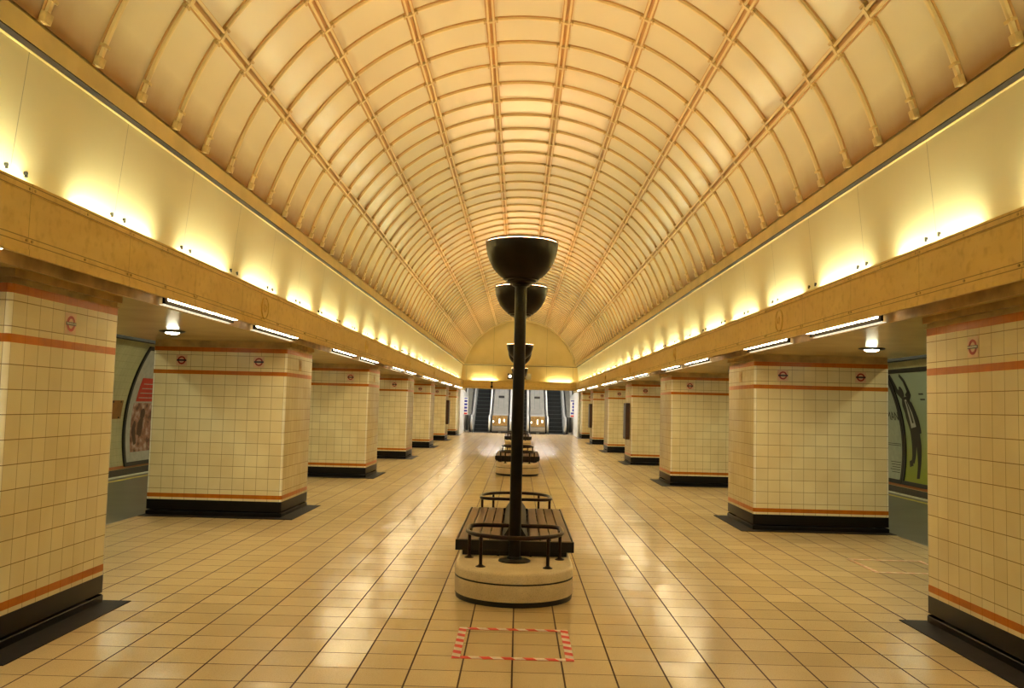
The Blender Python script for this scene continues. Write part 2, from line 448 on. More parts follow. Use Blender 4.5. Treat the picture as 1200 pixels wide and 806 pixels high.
while yy < Y1 - .3:
    if yy > Y0 + .1:
        r = rib0 if first else rib0.copy()
        if not first: C.objects.link(r)
        first = False; r.location = (0, yy, 0)
    yy += RP
# arch ring at the far end
bm = bmesh.new()
ri, rr_ = arc(VR - .06, -VA, VA, N), arc(VR + .02, -VA, VA, N)
prism(bm, ri + rr_[::-1], 'y', Y1 - .25, Y1 + .02)
fixn(bm); struct(obj('trim', bm, M['cornice'], smooth=True), 'arch ring at the far end of the vault')

# ------------------------------------------------------------------ side walls, cornice, fascia
for s, nm in ((-1, 'left'), (1, 'right')):
    bm = bmesh.new()
    prism(bm, [(s * 2.93, ZT - .12), (s * 2.845, ZC0), (s * 3.05, ZC0 + .02), (s * 3.15, ZT - .12)], 'y', Y0, Y1 + .15)
    fixn(bm); wl = struct(obj('wall_' + nm, bm, M['wallpanel']), 'cream enamelled panels between fascia and cornice, ' + nm)
    # dark cable clips in pairs just above the cove
    for k in range(-8, 31):
        yc = 4.845 + .04 + 2 * RP * k
        if yc > Y1 - .4: break
        for dy in (-.097, .097):
            if yc + dy < 3.5: continue
            b2 = bmesh.new()
            tube(b2, [(s * 2.922, 0, 2.832), (s * 2.892, 0, 2.832)], .0105, 8)
            box(b2, *sorted((s * 2.905, s * 2.89)), -.004, .004, 2.808, 2.83)
            c = obj('cable_clip', b2, M['black'], wl); c.location = (0, yc + dy, 0)
    # cornice
    bm = bmesh.new()
    pr = [(2.775, ZC0 + .012), (2.775, ZC1), (2.79, ZC1 + .03), (3.05, ZC1 + .03), (3.05, ZC0 + .05), (2.86, ZC0 + .05), (2.86, ZC0 + .026), (2.80, ZC0 + .026), (2.80, ZC0 + .012)]
    prism(bm, [(s * x, z) for x, z in pr], 'y', Y0, Y1 + .1)
    fixn(bm); struct(obj('trim', bm, M['cornice']), 'cornice ledge at the foot of the vault, ' + nm)
    bm = bmesh.new()
    prism(bm, [(s * x, z) for x, z in [(2.826, ZC0 + .0), (2.826, ZC0 + .0028), (2.90, ZC0 + .0028), (2.90, ZC0 + .0)]], 'y', Y0, Y1)
    fixn(bm); struct(obj('trim', bm, M['cornice']), 'thin bright lip under the cornice, ' + nm)
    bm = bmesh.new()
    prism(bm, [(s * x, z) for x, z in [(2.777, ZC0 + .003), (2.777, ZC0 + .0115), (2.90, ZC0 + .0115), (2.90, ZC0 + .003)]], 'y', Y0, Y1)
    fixn(bm); struct(obj('trim', bm, M['gapshadow']), 'dark strip painted as a shadow gap under the cornice, ' + nm)
    # fascia with flanges and cove trough
    bm = bmesh.new()
    pr = [(2.79, ZT - .016), (2.79, ZT), (2.803, ZT), (2.803, ZT - .10), (2.97, ZT - .10), (2.97, ZB + .08), (2.81, ZB + .08), (2.81, ZB), (2.785, ZB), (2.785, ZB + .035), (2.790, ZB + .037), (2.790, ZB + .075), (2.797, ZB + .077), (2.797, ZT - .058), (2.790, ZT - .055), (2.790, ZT - .018)]
    prism(bm, [(s * x, z) for x, z in pr], 'y', Y0, Y1 + .1)
    fixn(bm); fa = struct(obj('trim', bm, M['fascia']), 'painted fascia beam below the cove lights, ' + nm)
    # screw heads on both flanges: tiny, one mesh with the cover strips
    bm = bmesh.new()
    for k in range(-12, 68):
        y = 4.87 + RP * k
        if y > Y1 - .3 or y < Y0 + .2: continue
        for z in (ZT - .034, ZB + .083):
            for dy in ((-.028, .028) if k % 2 == 0 else (0,)):
                lathe_pts = []
                tube(bm, [(s * 2.793, y + dy, z), (s * 2.785, y + dy, z)], .009, 8)
    so = obj('screw_heads', bm, M['ribdirty'], fa); so['kind'] = 'stuff'
    for k in range(-1, 6):
        y = 9.46 + PP * k
        if y > Y1 - .5: continue
        b2 = bmesh.new()
        for r0, r1, d in ((.125, .112, .012), (.105, .0, .006), (.045, .030, .014)):
            n = 40
            A = [b2.verts.new((s * (2.800), y + r0 * math.cos(2 * PI * q / n), 2.545 + r0 * math.sin(2 * PI * q / n))) for q in range(n)]
            B = [b2.verts.new((s * (2.797 - d), y + r0 * math.cos(2 * PI * q / n), 2.545 + r0 * math.sin(2 * PI * q / n))) for q in range(n)]
            for q in range(n): b2.faces.new((A[q], A[(q + 1) % n], B[(q + 1) % n], B[q]))
            if r1:
                D = [b2.verts.new((s * (2.797 - d), y + r1 * math.cos(2 * PI * q / n), 2.545 + r1 * math.sin(2 * PI * q / n))) for q in range(n)]
                E_ = [b2.verts.new((s * (2.800), y + r1 * math.cos(2 * PI * q / n), 2.545 + r1 * math.sin(2 * PI * q / n))) for q in range(n)]
                for q in range(n):
                    b2.faces.new((B[q], B[(q + 1) % n], D[(q + 1) % n], D[q])); b2.faces.new((D[q], D[(q + 1) % n], E_[(q + 1) % n], E_[q]))
            else: b2.faces.new(B)
        fixn(b2); obj('round_vent', b2, M['fascia'], fa)
    # soffit behind the fascia, lintel step and aisle ceiling
    bm = bmesh.new(); box(bm, *sorted((s * 2.81, s * 2.97)), Y0, Y1, ZB + .045, ZB + .08)
    struct(obj('ceiling', bm, M['lintel']), 'recessed soffit strip holding the lamps, ' + nm)
    bm = bmesh.new()
    prism(bm, [(s * x, z) for x, z in [(2.938, 2.292), (2.938, 2.38), (2.945, 2.40), (2.985, 2.40), (2.985, 2.312), (2.955, 2.292)]], 'y', Y0, Y1)
    fixn(bm); struct(obj('trim', bm, M['lintel']), 'long metal rail beside the strip lights, ' + nm)
    bm = bmesh.new(); box(bm, *sorted((s * 2.985, s * 5.05)), Y0, YE, ZA, ZA + .12)
    struct(obj('ceiling', bm, M['ceil']), 'low aisle ceiling, ' + nm)
    # platform tunnel
    bm = bmesh.new(); pf = []
    for q in range(25):
        z = -1.2 + 4.7 * q / 24; pf.append((5.2 + math.sqrt(16 - (z - .7) ** 2), z))
    pts = pf + [(x + .15, z) for x, z in pf[::-1]]
    prism(bm, [(s * x, z) for x, z in pts], 'y', Y0, YE)
    fixn(bm); struct(obj('wall_platform_' + nm, bm, M['tilewall'], smooth=True), 'curved tiled wall across the track, ' + nm)
    bm = bmesh.new(); box(bm, *sorted((s * 4.95, s * 8.3)), Y0, YE, 3.5, 3.62)
    struct(obj('ceiling', bm, M['lintel']), 'platform ceiling, ' + nm)
    bm = bmesh.new(); box(bm, *sorted((s * 4.93, s * 5.05)), Y0, YE, ZA + .12, 3.55)
    struct(obj('wall_over_arcade_' + nm, bm, M['lintel']))
    bm = bmesh.new(); box(bm, *sorted((s * 8.36, s * 8.54)), Y0 + .2, YE - .2, 2.76, 2.90)
    tag(obj('cable_duct', bm, M['duct']), 'dark cable duct high on the curved platform wall, %s of the hall' % nm, 'duct')
    # closing walls behind the camera and at the far end of the platforms
    for yy, t_ in ((Y0, -.15), (YE, .15)):
        a, b = sorted((yy, yy + t_))
        bm = bmesh.new(); box(bm, *sorted((s * (3.35 if yy > 0 else 2.9), s * 9.8)), a, b, -1.4, 3.6)
        struct(obj('wall_' + ('far' if yy > 0 else 'near') + '_' + nm, bm, M['tilewall']))
bm = bmesh.new(); box(bm, -3.2, 3.2, Y0 - .15, Y0, 0, 6.0)
struct(obj('wall_near', bm, M['endpanel']))

# ------------------------------------------------------------------ far end: lunette, cove, cross beam
bm = bmesh.new()
ar = arc(VR + .03, -VA, VA, 40)
pts = [(-2.95, ZT - .1)] + [(-2.95, ZC0)] + ar + [(2.95, ZC0), (2.95, ZT - .1)]
prism(bm, pts, 'y', Y1 + .10, Y1 + .25)
fixn(bm); struct(obj('wall_far', bm, M['endpanel']), 'end wall with semicircular lunette above the escalators')
bm = bmesh.new(); box(bm, -2.82, 2.82, Y1 - .02, Y1 + .12, ZC0 + .02, ZC0 + .09, bev=.008)
struct(obj('trim', bm, M['cornice']), 'cornice across the end wall')
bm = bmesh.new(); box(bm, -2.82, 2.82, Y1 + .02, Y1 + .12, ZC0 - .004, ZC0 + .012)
struct(obj('trim', bm, M['gapshadow']))  # dark strip stands in for the gap shadow at the end wall cornice
bm = bmesh.new()
prism(bm, [(Y1 - .10, ZB + .01), (Y1 - .10, ZT), (Y1 - .085, ZT), (Y1 - .085, ZT - .10), (Y1 + .2, ZT - .10), (Y1 + .2, ZB + .01)], 'x', -2.79, 2.79)
fixn(bm); struct(obj('trim', bm, M['fascia']), 'cross beam above the escalators')
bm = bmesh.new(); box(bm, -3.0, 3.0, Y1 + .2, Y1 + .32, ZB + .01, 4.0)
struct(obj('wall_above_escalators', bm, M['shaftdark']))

# ------------------------------------------------------------------ cove tubes
bm = bmesh.new()
tube(bm, [(0, -.60, 0), (0, .60, 0)], .0125, 8, mi=0)
for e in (-1, 1): tube(bm, [(0, e * .595, 0), (0, e * .64, 0)], .0135, 8, mi=1)
cove0 = None
for s, nm in ((-1, 'left'), (1, 'right')):
    for k in range(-6, 22):
        yc = 5.25 + .875 + 1.755 * k
        if yc > Y1 - .9 or yc < Y0 + .9: continue
        if cove0 is None:
            t_ = empty('cove_light', '', 'light')
            o = obj('tube', bm, [M['glow_cove'], M['white']], t_)
            for e in (-1, 1):
                b2 = bmesh.new(); box(b2, -.014, .014, e * .63 - .008, e * .63 + .008, -.084, .0); obj('lamp_holder', b2, M['white'], t_)
            cove0 = t_
        else: t_ = copy_tree(cove0)
        t_.location = (s * 2.850, yc, ZT - .017)
        t_['label'] = 'fluorescent tube hidden behind the fascia lighting the %s hand wall from below' % nm
        t_['group'] = 'cove tubes behind the %s fascia' % nm
for xa, nm in ((-1.75, 'left'), (1.95, 'right')):
    t_ = copy_tree(cove0); t_.rotation_euler = (0, 0, PI / 2); t_.location = (xa, Y1 - .01, ZT - .017)
    t_['label'] = 'fluorescent tube behind the end cross beam, %s of the square sign' % nm
    if 'group' in t_: del t_['group']

# ------------------------------------------------------------------ strip lights under the fascia
bm = bmesh.new(); box(bm, -.046, .010, -.81, .81, -.012, .012, bev=.004)
strip0 = None; cnt = {-1: 0, 1: 0}
for s, nm in ((-1, 'left'), (1, 'right')):
    for k in range(-1, 6):
        for (a, b) in ((7.0, 8.68), (9.42, 11.06)):
            yc = (a + b) / 2 + PP * k
            if yc > Y1 - .9: continue
            if yc < 0: continue
            if strip0 is None:
                t_ = empty('strip_light', '', 'light')
                obj('diffuser', bm, M['glow_strip'], t_)
                b2 = bmesh.new(); box(b2, -.050, .070, -.86, .86, .010, .030); obj('housing', b2, M['lintel'], t_)
                b2 = bmesh.new(); box(b2, .013, .030, -.86, .86, -.040, .012); obj('gap_shade', b2, M['matt'], t_)  # black strip stands in for the unlit gap beside the diffuser
                b2 = bmesh.new(); box(b2, .032, .066, -.83, .83, -.0490, -.0440); box(b2, .040, .046, -.8, .8, -.044, .012); rf = obj('reflection_strip', b2, M['glow_reflection'], t_)  # glowing strip stands in for the diffuser's reflection on the soffit
                strip0 = t_
            else: t_ = copy_tree(strip0)
            t_.location = (s * 2.862, yc, ZB + .014)
            t_.rotation_euler = (0, 0, PI if s < 0 else 0)
            i = cnt[s]; cnt[s] += 1
            if i >= 1:
                t_['label'] = 'bright strip light under the %s fascia, %s along the row from the camera' % (nm, 'next to nearest' if i == 1 else ORD[i])
            else: t_['label'] = 'bright strip light under the %s fascia, nearest of the row' % nm

# ------------------------------------------------------------------ downlights in the aisle ceilings
dl0 = None
for s, nm in ((-1, 'left'), (1, 'right')):
    for k in range(-1, 5):
        if dl0 is None:
            t_ = empty('downlight', '', 'light')
            bm = bmesh.new(); lathe(bm, [(.145, 0), (.145, -.008), (.12, -.020), (.09, -.022), (.085, -.015)], seg=36); fixn(bm)
            obj('flange', bm, M['rim'], t_, smooth=True)
            bm = bmesh.new(); lathe(bm, [(.080, -.014), (.077, -.022), (.060, -.031), (.035, -.036), (.004, -.038)], seg=32); fixn(bm)
            obj('lens', bm, M['glow_down'], t_, smooth=True)
            dl0 = t_
        else: t_ = copy_tree(dl0)
        t_.location = (s * 4.06, 10.13 + PP * k, ZA)
        where = {0: 'in front of the second pillar'}.get(k, None)
        if k == 0: t_['label'] = 'round downlight with black ring in the %s aisle ceiling in front of the roundel tiles' % nm
        elif k == -1: t_['label'] = 'round downlight in the %s aisle ceiling nearer than the first pillar' % nm
        else: t_['label'] = 'round aisle downlight hidden behind the %s pillar of the %s row' % (ORD[k], nm)

# ------------------------------------------------------------------ pillars
def perim(w, l, r, n=5):
    """rounded rectangle centred at 0: points and the face/corner each segment belongs to"""
    pts = []
    for cx, cy, a0 in ((w / 2 - r, -l / 2 + r, -PI / 2), (w / 2 - r, l / 2 - r, 0), (-w / 2 + r, l / 2 - r, PI / 2), (-w / 2 + r, -l / 2 + r, PI)):
        for k in range(n + 1):
            a = a0 + PI / 2 * k / n; pts.append((cx + r * math.cos(a), cy + r * math.sin(a)))
    return pts
def shaft(w, l, r, z0, z1):
    bm = bmesh.new(); uvl = bm.loops.layers.uv.new('UVMap'); n = 5
    P = perim(w, l, r, n); m = len(P)
    A = [bm.verts.new((x, y, z0)) for x, y in P]; B = [bm.verts.new((x, y, z1)) for x, y in P]
    # u: a corner is one unit minus nothing, faces whole tile counts
    nx, ny = round((w - 2 * r) / .152), round((l - 2 * r) / .152)
    u = [0.0]
    for i in range(m):
        seg = i % (n + 1)
        if seg < n: u.append(u[-1] + 1.0 / n)
        else: u.append(u[-1] + (ny if (i // (n + 1)) % 2 == 0 else nx))
    for i in range(m):
        f = bm.faces.new((A[i], A[(i + 1) % m], B[(i + 1) % m], B[i]))
        f.material_index = 1 if i % (n + 1) < n else 0
        for lp, (uu, vv) in zip(f.loops, ((u[i], z0), (u[i + 1], z0), (u[i + 1], z1), (u[i], z1))): lp[uvl].uv = (uu, vv)
    bm.faces.new(A[::-1]); bm.faces.new(B)
    return bm
def text_mesh(txt, size, extrude=.0006):
    cu = bpy.data.curves.new('lettering', 'FONT'); cu.body = txt; cu.size = size; cu.align_x = 'CENTER'; cu.align_y = 'CENTER'; cu.extrude = extrude
    o = bpy.data.objects.new('lettering_tmp', cu); C.objects.link(o)
    dg = bpy.context.evaluated_depsgraph_get(); me = bpy.data.meshes.new_from_object(o.evaluated_get(dg))
    bpy.data.objects.remove(o); bpy.data.curves.remove(cu); return me
def ringmesh(bm, r0, r1, d, n=36, mi=0):
    V = []
    for r, y in ((r0, 0), (r0, -d), (r1, -d), (r1, 0)):
        V.append([bm.verts.new((r * math.cos(2 * PI * q / n), y, r * math.sin(2 * PI * q / n))) for q in range(n)])
    for a in range(3):
        for q in range(n): bm.faces.new((V[a][q], V[a][(q + 1) % n], V[a + 1][(q + 1) % n], V[a + 1][q])).material_index = mi
def roundel(parent, loc, rz, faint=False):
    """tile faces local -Y"""
    bm = bmesh.new(); box(bm, -.072, .072, -.004, .004, -.074, .074, bev=.0015)
    tile = obj('roundel_tile', bm, M['roundeltile'] if not faint else M['lintel'], parent); tile.location = loc; tile.rotation_euler = (0, 0, rz)
    if faint: tile['label'] = 'worn roundel tile'
    bm = bmesh.new(); ringmesh(bm, .054, .035, .0065); fixn(bm)
    obj('ring', bm, M['roundelred'] if not faint else M['faint'], tile)
    bm = bmesh.new(); box(bm, -.064, .064, -.0085, -.003, -.011, .011)
    obj('bar', bm, M['blue'] if not faint else M['faint'], tile)
    return tile
letters = text_mesh('UNDERGROUND', .0165)
letters.materials.append(M['white'])
npil = 7
CRW = .18
for s, nm in ((-1, 'left'), (1, 'right')):
    for i in range(-1, 6):
        ya = PY[s] + PP * i; cx = s * (XP[s] + PW / 2); cy = ya + PL / 2
        lab = ('cream tiled pillar with orange bands and black base, ' + ('nearest the camera' if i == -1 else ORD[i + 1] + ' from the camera') + ' in the %s row' % nm)
        if i == 5: lab = 'cream tiled pillar beside the escalators, last of the %s row' % nm
        p = empty('pillar', lab, 'pillar', (cx, cy, 0))
        if i == -1: sh = shaft(PW, PL, .03, .204, 2.226)
        else: sh = shaft(PW, PL, .03, .204, 2.226)
        obj('tiled_shaft', sh, [M['pillar'], M['pillarcorner']], p, smooth=True)
        bm = bmesh.new()
        # skirting: flush tile then a splayed foot
        for r0, (o0, z0), (o1, z1) in ((0, (.007, .0), (.007, .050)), (0, (.007, .050), (.002, .056)), (0, (.002, .075), (.002, .205))):
            P0, P1_ = perim(PW + 2 * o0, PL + 2 * o0, .03), perim(PW + 2 * o1, PL + 2 * o1, .03)
            A = [bm.verts.new((x, y, z0)) for x, y in P0]; B = [bm.verts.new((x, y, z1)) for x, y in P1_]
            for q in range(len(A)): bm.faces.new((A[q], A[(q + 1) % len(A)], B[(q + 1) % len(A)], B[q]))
        bm.faces.new(B)
        obj('skirting', bm, M['skirt'], p, smooth=True)
        bm = bmesh.new(); box(bm, -PW / 2 - .0, PW / 2 + .0, -PL / 2, PL / 2, 2.226, 2.236); box(bm, -PW / 2 + .012, PW / 2 - .012, -PL / 2 + .012, PL / 2 - .012, 2.234, ZA)
        box(bm, *sorted((-s * (PW / 2 + .02), -s * (PW / 2 - .05))), -PL / 2 - .0, PL / 2 + .0, 2.268, ZA)
        obj('lintel', bm, M['lintel'], p)
        # dark stone apron on the floor
        ax0, ax1 = (-PW / 2 - .02, PW / 2 + CRW + .02) if s < 0 else (-PW / 2 - CRW - .02, PW / 2 + .02)
        bm = bmesh.new(); box(bm, ax0, ax1, -PL / 2 - CRW, PL / 2 + .03, 0.0, .006)
        obj('stone_apron', bm, M['border'], p)
        # roundels: two on the near face, one on the face towards the hall
        for xx in (-.515, .52):
            roundel(p, (xx * 1.0, -PL / 2, 2.047), 0)
        if i == -1:
            tl = roundel(p, (-s * (PW / 2), (5.99 - cy) if s < 0 else (6.07 - cy), 2.042), PI / 2 if s < 0 else -PI / 2)
            lo = bpy.data.objects.new('lettering', letters); C.objects.link(lo); lo.parent = tl; lo.location = (0, -.009, 0); lo.rotation_euler = (PI / 2, 0, 0)
        elif i < 4:
            roundel(p, (-s * (PW / 2), .0, 2.04), PI / 2 if s < 0 else -PI / 2, True)
# dark boards fixed to some pillars' hall faces
for s, i, nm, k in ((1, 2, 'right', 'fourth'), (1, 4, 'right', 'sixth'), (-1, 3, 'left', 'fifth'), (-1, 4, 'left', 'sixth')):
    if (s, i) == (-1, 3): continue
    ya = PY[s] + PP * i; yc = ya + .60
    t_ = empty('notice_board', 'tall narrow dark brown board on the hall face of the %s pillar, %s row' % (k, nm), 'notice board', (s * (XP[s] - .002), yc, .68))
    bm = bmesh.new(); box(bm, *sorted((-s * .115, 0)), -.30, .30, 0, 1.02, bev=.01); obj('case', bm, M['cabinet'], t_)
    bm = bmesh.new(); box(bm, *sorted((-s * .122, -s * .112)), -.25, .25, .06, .96); obj('door', bm, M['bronze_rail'], t_)

# ------------------------------------------------------------------ benches with lamp columns
XB = -.008
def bench(y0, first_label, labs):
    """y0 = y of the near lamp column; columns stand 2.82 m apart"""
    cy = y0 + 1.41
    yc0, yc1 = y0 - .08, cy + 1.41 + .08
    def stad(r, n=20):
        pts = [(r * math.cos(a), yc0 - cy + r * math.sin(a)) for a in [PI + PI * k / n for k in range(n + 1)]]
        pts += [(r * math.cos(a), yc1 - cy + r * math.sin(a)) for a in [PI * k / n for k in range(n + 1)]]
        return pts
    p = empty('bench', labs[0], 'bench', (XB, cy, 0))
    bm = bmesh.new(); prev = None
    for r, z, mi in ((.478, 0, 1), (.482, .040, 1), (.487, .048, 0), (.487, .168, 0), (.478, .171, 1), (.478, .178, 1), (.487, .181, 0), (.487, .240, 0), (.480, .254, 0), (.464, .262, 0)):
        R = [bm.verts.new((x, y, z)) for x, y in stad(r)]
        if prev:
            for q in range(len(R)): bm.faces.new((prev[q], prev[(q + 1) % len(R)], R[(q + 1) % len(R)], R[q])).material_index = mi if not (mi == 0 and pmi == 1) else 0
        else: bm.faces.new(R[::-1]).material_index = 1
        prev = R; pmi = mi
    bm.faces.new(prev)
    obj('plinth', bm, [M['stone'], M['black']], p, smooth=True)
    # slatted seat on a dark frame, 2.42 long
    L2 = 1.21
    bm = bmesh.new()
    for sx in (-1, 1):
        box(bm, *sorted((sx * .497, sx * .51)), -L2, L2, .308, .398, bev=.003)
        box(bm, *sorted((sx * .13, sx * .15)), -L2 + .02, L2 - .02, .262, .372)
    for e in (-1, 1):
        box(bm, -.51, .51, *sorted((e * L2, e * (L2 - .03))), .308, .396, bev=.003)
    for yy in (-.8, 0, .8): box(bm, -.50, .50, yy - .03, yy + .03, .262, .374)
    box(bm, -.45, .45, -L2 + .05, L2 - .05, .262, .306)
    obj('seat_frame', bm, M['seatframe'], p)
    for sx in (-1, 1):
        for q in range(4):
            a = .135 + q * .0905; bm = bmesh.new(); box(bm, *sorted((sx * a, sx * (a + .082))), -L2 + .03, L2 - .03, .372, .398, bev=.004)
            obj('slat', bm, M['wood'], p)
    bm = bmesh.new()
    hp = [(.118, .374), (.106, .42), (.080, .46), (.056, .50), (.038, .54), (.025, .58), (.018, .60)]
    prism(bm, [(x, z) for x, z in hp] + [(-x, z) for x, z in hp[::-1]], 'y', -L2 + .04, L2 - .04)
    fixn(bm); obj('backrest', bm, M['seatframe'], p, smooth=True)
    # looped armrails round both columns
    for e in (-1, 1):
        yc = -1.41 if e < 0 else 1.41
        lp = []
        for k in range(25): a = PI * k / 24; lp.append((.395 * math.cos(a), -.395 * math.sin(a)))
        r = .13
        for k in range(7): a = PI - PI / 2 * k / 6; lp.append((-.395 + r + r * math.cos(a), .20 + r * math.sin(a)))
        for k in range(7): a = PI / 2 - PI / 2 * k / 6; lp.append((.395 - r + r * math.cos(a), .20 + r * math.sin(a)))
        bm = bmesh.new(); tube(bm, [(x, yc - e * y if e > 0 else yc + y, .508) for x, y in lp], .018, 10, True)
        fixn(bm); rl = obj('arm_rail', bm, M['bronze_rail'], p, smooth=True)
        for px, py in ((-.275, -.295), (.275, -.295), (-.392, .115), (.392, .115)):
            yy = yc + (py if e < 0 else -py); px_ = px * .98
            bm = bmesh.new(); tube(bm, [(px_, yy, .262), (px_, yy, .508)], .014, 10)
            lathe(bm, [(.040, .260), (.040, .266), (.022, .274), (.016, .280)], px_, yy, 20)
            obj('rail_post', bm, M['bronze_rail'], rl, smooth=True)
    # lamp columns
    for e, lab in ((-1, labs[1]), (1, labs[2])):
        c = empty('uplighter_column', lab, 'lamp', (XB, cy + e * 1.41, .262))
        bm = bmesh.new(); lathe(bm, [(.135, 0), (.135, .008), (.120, .016), (.065, .022), (.058, .04)], seg=40); obj('base_plate', bm, M['bronze'], c, smooth=True)
        bm = bmesh.new(); lathe(bm, [(.050, .02), (.050, 2.315), (.056, 2.318)], seg=32); obj('pole', bm, M['bronze'], c, smooth=True)
        z = 2.958 - .262
        bm = bmesh.new()
        lathe(bm, [(r_, z + d) for r_, d in ((.052, -.392), (.066, -.385), (.078, -.378), (.080, -.366), (.100, -.364), (.124, -.350), (.128, -.338), (.150, -.332), (.156, -.318), (.178, -.305), (.212, -.272), (.246, -.230), (.274, -.175), (.295, -.115), (.306, -.06), (.310, -.018), (.3035, -.016), (.290, -.06), (.24, -.21), (.10, -.29), (.01, -.30))], seg=56)
        fixn(bm); bw = obj('bowl', bm, M['bronze'], c, smooth=True)
        bm = bmesh.new(); lathe(bm, [(.300, z - .0200), (.3025, z - .013), (.300, z - .0125), (.02, z - .0125)], seg=56); fixn(bm)
        obj('glass', bm, M['glow_bowl'], bw, smooth=True)
        bm = bmesh.new(); lathe(bm, [(.300, z - .012), (.312, z - .012), (.312, z), (.296, z), (.296, z - .012)], seg=56, cap=False); fixn(bm)
        obj('rim_ring', bm, M['rim'], bw, smooth=True)
bench(7.42, '', ('slatted double bench on oval stone plinth, nearest the camera', 'tall dark bronze bowl uplighter rising from the front of the nearest bench', 'dark bowl uplighter at the far end of the nearest bench'))
bench(7.42 + 12.55, '', ('slatted double bench on stone plinth, middle one of three behind the front bench', 'dark bowl uplighter at the near end of the middle bench', 'dark bowl uplighter at the far end of the middle bench'))
bench(7.42 + 25.3, '', ('slatted double bench farthest from the camera, before the escalators', 'dark bowl uplighter at the near end of the farthest bench', 'dark bowl uplighter at the far end of the farthest bench'))

# ------------------------------------------------------------------ hazard tape rectangles
def strip(bm, uvl, x0, x1, y0, y1, z, alongx):
    v = [bm.verts.new(c) for c in ((x0, y0, z), (x1, y0, z), (x1, y1, z), (x0, y1, z))]; f = bm.faces.new(v)
    for lp in f.loops:
        x, y, _ = lp.vert.co; lp[uvl].uv = (x, y) if alongx else (y, x)
    g = [bm.verts.new((c.co.x, c.co.y, z - .0012)) for c in v]
    for i in range(4): bm.faces.new((v[i], g[i], g[(i + 1) % 4], v[(i + 1) % 4]))
def tape(label, x0, x1, y0, y1, w_, mat, z=.0025):
    t_ = empty('hazard_tape', label, 'floor tape', ((x0 + x1) / 2, (y0 + y1) / 2, 0)); t_.location = (0, 0, 0)
    for k, (a, b, c, d, ax) in enumerate(((x0, x1, y0, y0 + w_, 1), (x0, x1, y1 - w_, y1, 1), (x0, x0 + w_, y0, y1, 0), (x1 - w_, x1, y0, y1, 0))):
        bm = bmesh.new(); uvl = bm.loops.layers.uv.new('UVMap'); strip(bm, uvl, a, b, c, d, z + .0003 * k, ax)
        obj('tape_strip', bm, mat, t_)
tape('red and white striped tape rectangle on the floor before the first bench', -.378, .378, 5.49, 6.24, .052, M['tape'])
tape('faded worn tape rectangle on the floor between the right hand pillars', 3.56, 4.36, 8.80, 9.58, .05, M['wornland'])

# ------------------------------------------------------------------ platform posters and added fill lights
def wx(z, off=0.0): return 5.2 + math.sqrt(16 - (z - .7) ** 2) - off
def patch(bm, s, y0, y1, z0, z1, off, n=10, mi=0, th=.004):
    """curved rectangle lying on the platform wall"""
    rows = []
    for k in range(n + 1):
        z = z0 + (z1 - z0) * k / n
        rows.append([bm.verts.new((s * wx(z, o), y, z)) for y, o in ((y0, off), (y1, off), (y1, off - th), (y0, off - th))])
    for a, b in zip(rows, rows[1:]):
        for q in range(4): bm.faces.new((a[q], a[(q + 1) % 4], b[(q + 1) % 4], b[q])).material_index = mi
    bm.faces.new(rows[0][::-1]).material_index = mi; bm.faces.new(rows[-1]).material_index = mi
def limb(bm, s, pts, off, mi=0):
    """printed silhouette stroke: pts = (y, z, halfwidth)"""
    P = []
    for (a, b) in zip(pts, pts[1:]):
        for k in range(6): P.append(tuple(a[q] + (b[q] - a[q]) * k / 6 for q in range(3)))
    P.append(pts[-1]); L_, R_ = [], []
    for i, (y, z, h) in enumerate(P):
        a, b = P[max(0, i - 1)], P[min(len(P) - 1, i + 1)]; d = Vector((b[0] - a[0], b[1] - a[1])).normalized(); nx, nz = -d.y, d.x
        L_.append(bm.verts.new((s * wx(z + nz * h, off), y + nx * h, z + nz * h))); R_.append(bm.verts.new((s * wx(z - nz * h, off), y - nx * h, z - nz * h)))
    for i in range(len(P) - 1): bm.faces.new((L_[i], L_[i + 1], R_[i + 1], R_[i])).material_index = mi
def blob(bm, s, y, z, ry, rz, off, mi=0):
    bm.faces.new([bm.verts.new((s * wx(z + rz * math.sin(a), off), y + ry * math.cos(a), z + rz * math.sin(a))) for a in [2 * PI * k / 20 for k in range(20)]]).material_index = mi
def framed(s, y0, y1, z0, z1, label, mat):
    t_ = empty('poster', label, 'poster')
    f = bmesh.new(); w_ = .09
    patch(f, s, y0 - w_, y0, z0 - w_, z1 + w_, .045, 16, 0, .05); patch(f, s, y1, y1 + w_, z0 - w_, z1 + w_, .045, 16, 0, .05)
    patch(f, s, y0, y1, z0 - w_, z0, .045, 2, 0, .05); patch(f, s, y0, y1, z1, z1 + w_, .045, 2, 0, .05)
    fixn(f); obj('frame', f, M['black'], t_)
    f = bmesh.new(); patch(f, s, y0, y1, z0, z1, .02, 16, 0, .03); fixn(f); obj('sheet', f, mat, t_)
    return t_
def lettering(t_, s, txt, size, y, z, off, mat):
    me = text_mesh(txt, size, .001); me.materials.append(mat)
    o = bpy.data.objects.new('lettering', me); C.objects.link(o); o.parent = t_
    tilt = math.atan2(-(z - .7), math.sqrt(16 - (z - .7) ** 2))
    # stands upright facing the hall, leaning with the wall
    zax = Vector((-s, 0, -math.sin(tilt) * 0 + (z - .7) / 4 * -1)).normalized(); xax = Vector((0, s * 1.0 * (-1), 0)); yax = zax.cross(xax)
    o.matrix_local = Matrix(((xax.x, yax.x, zax.x, s * wx(z, off)), (xax.y, yax.y, zax.y, y), (xax.z, yax.z, zax.z, z), (0, 0, 0, 1)))
    return o
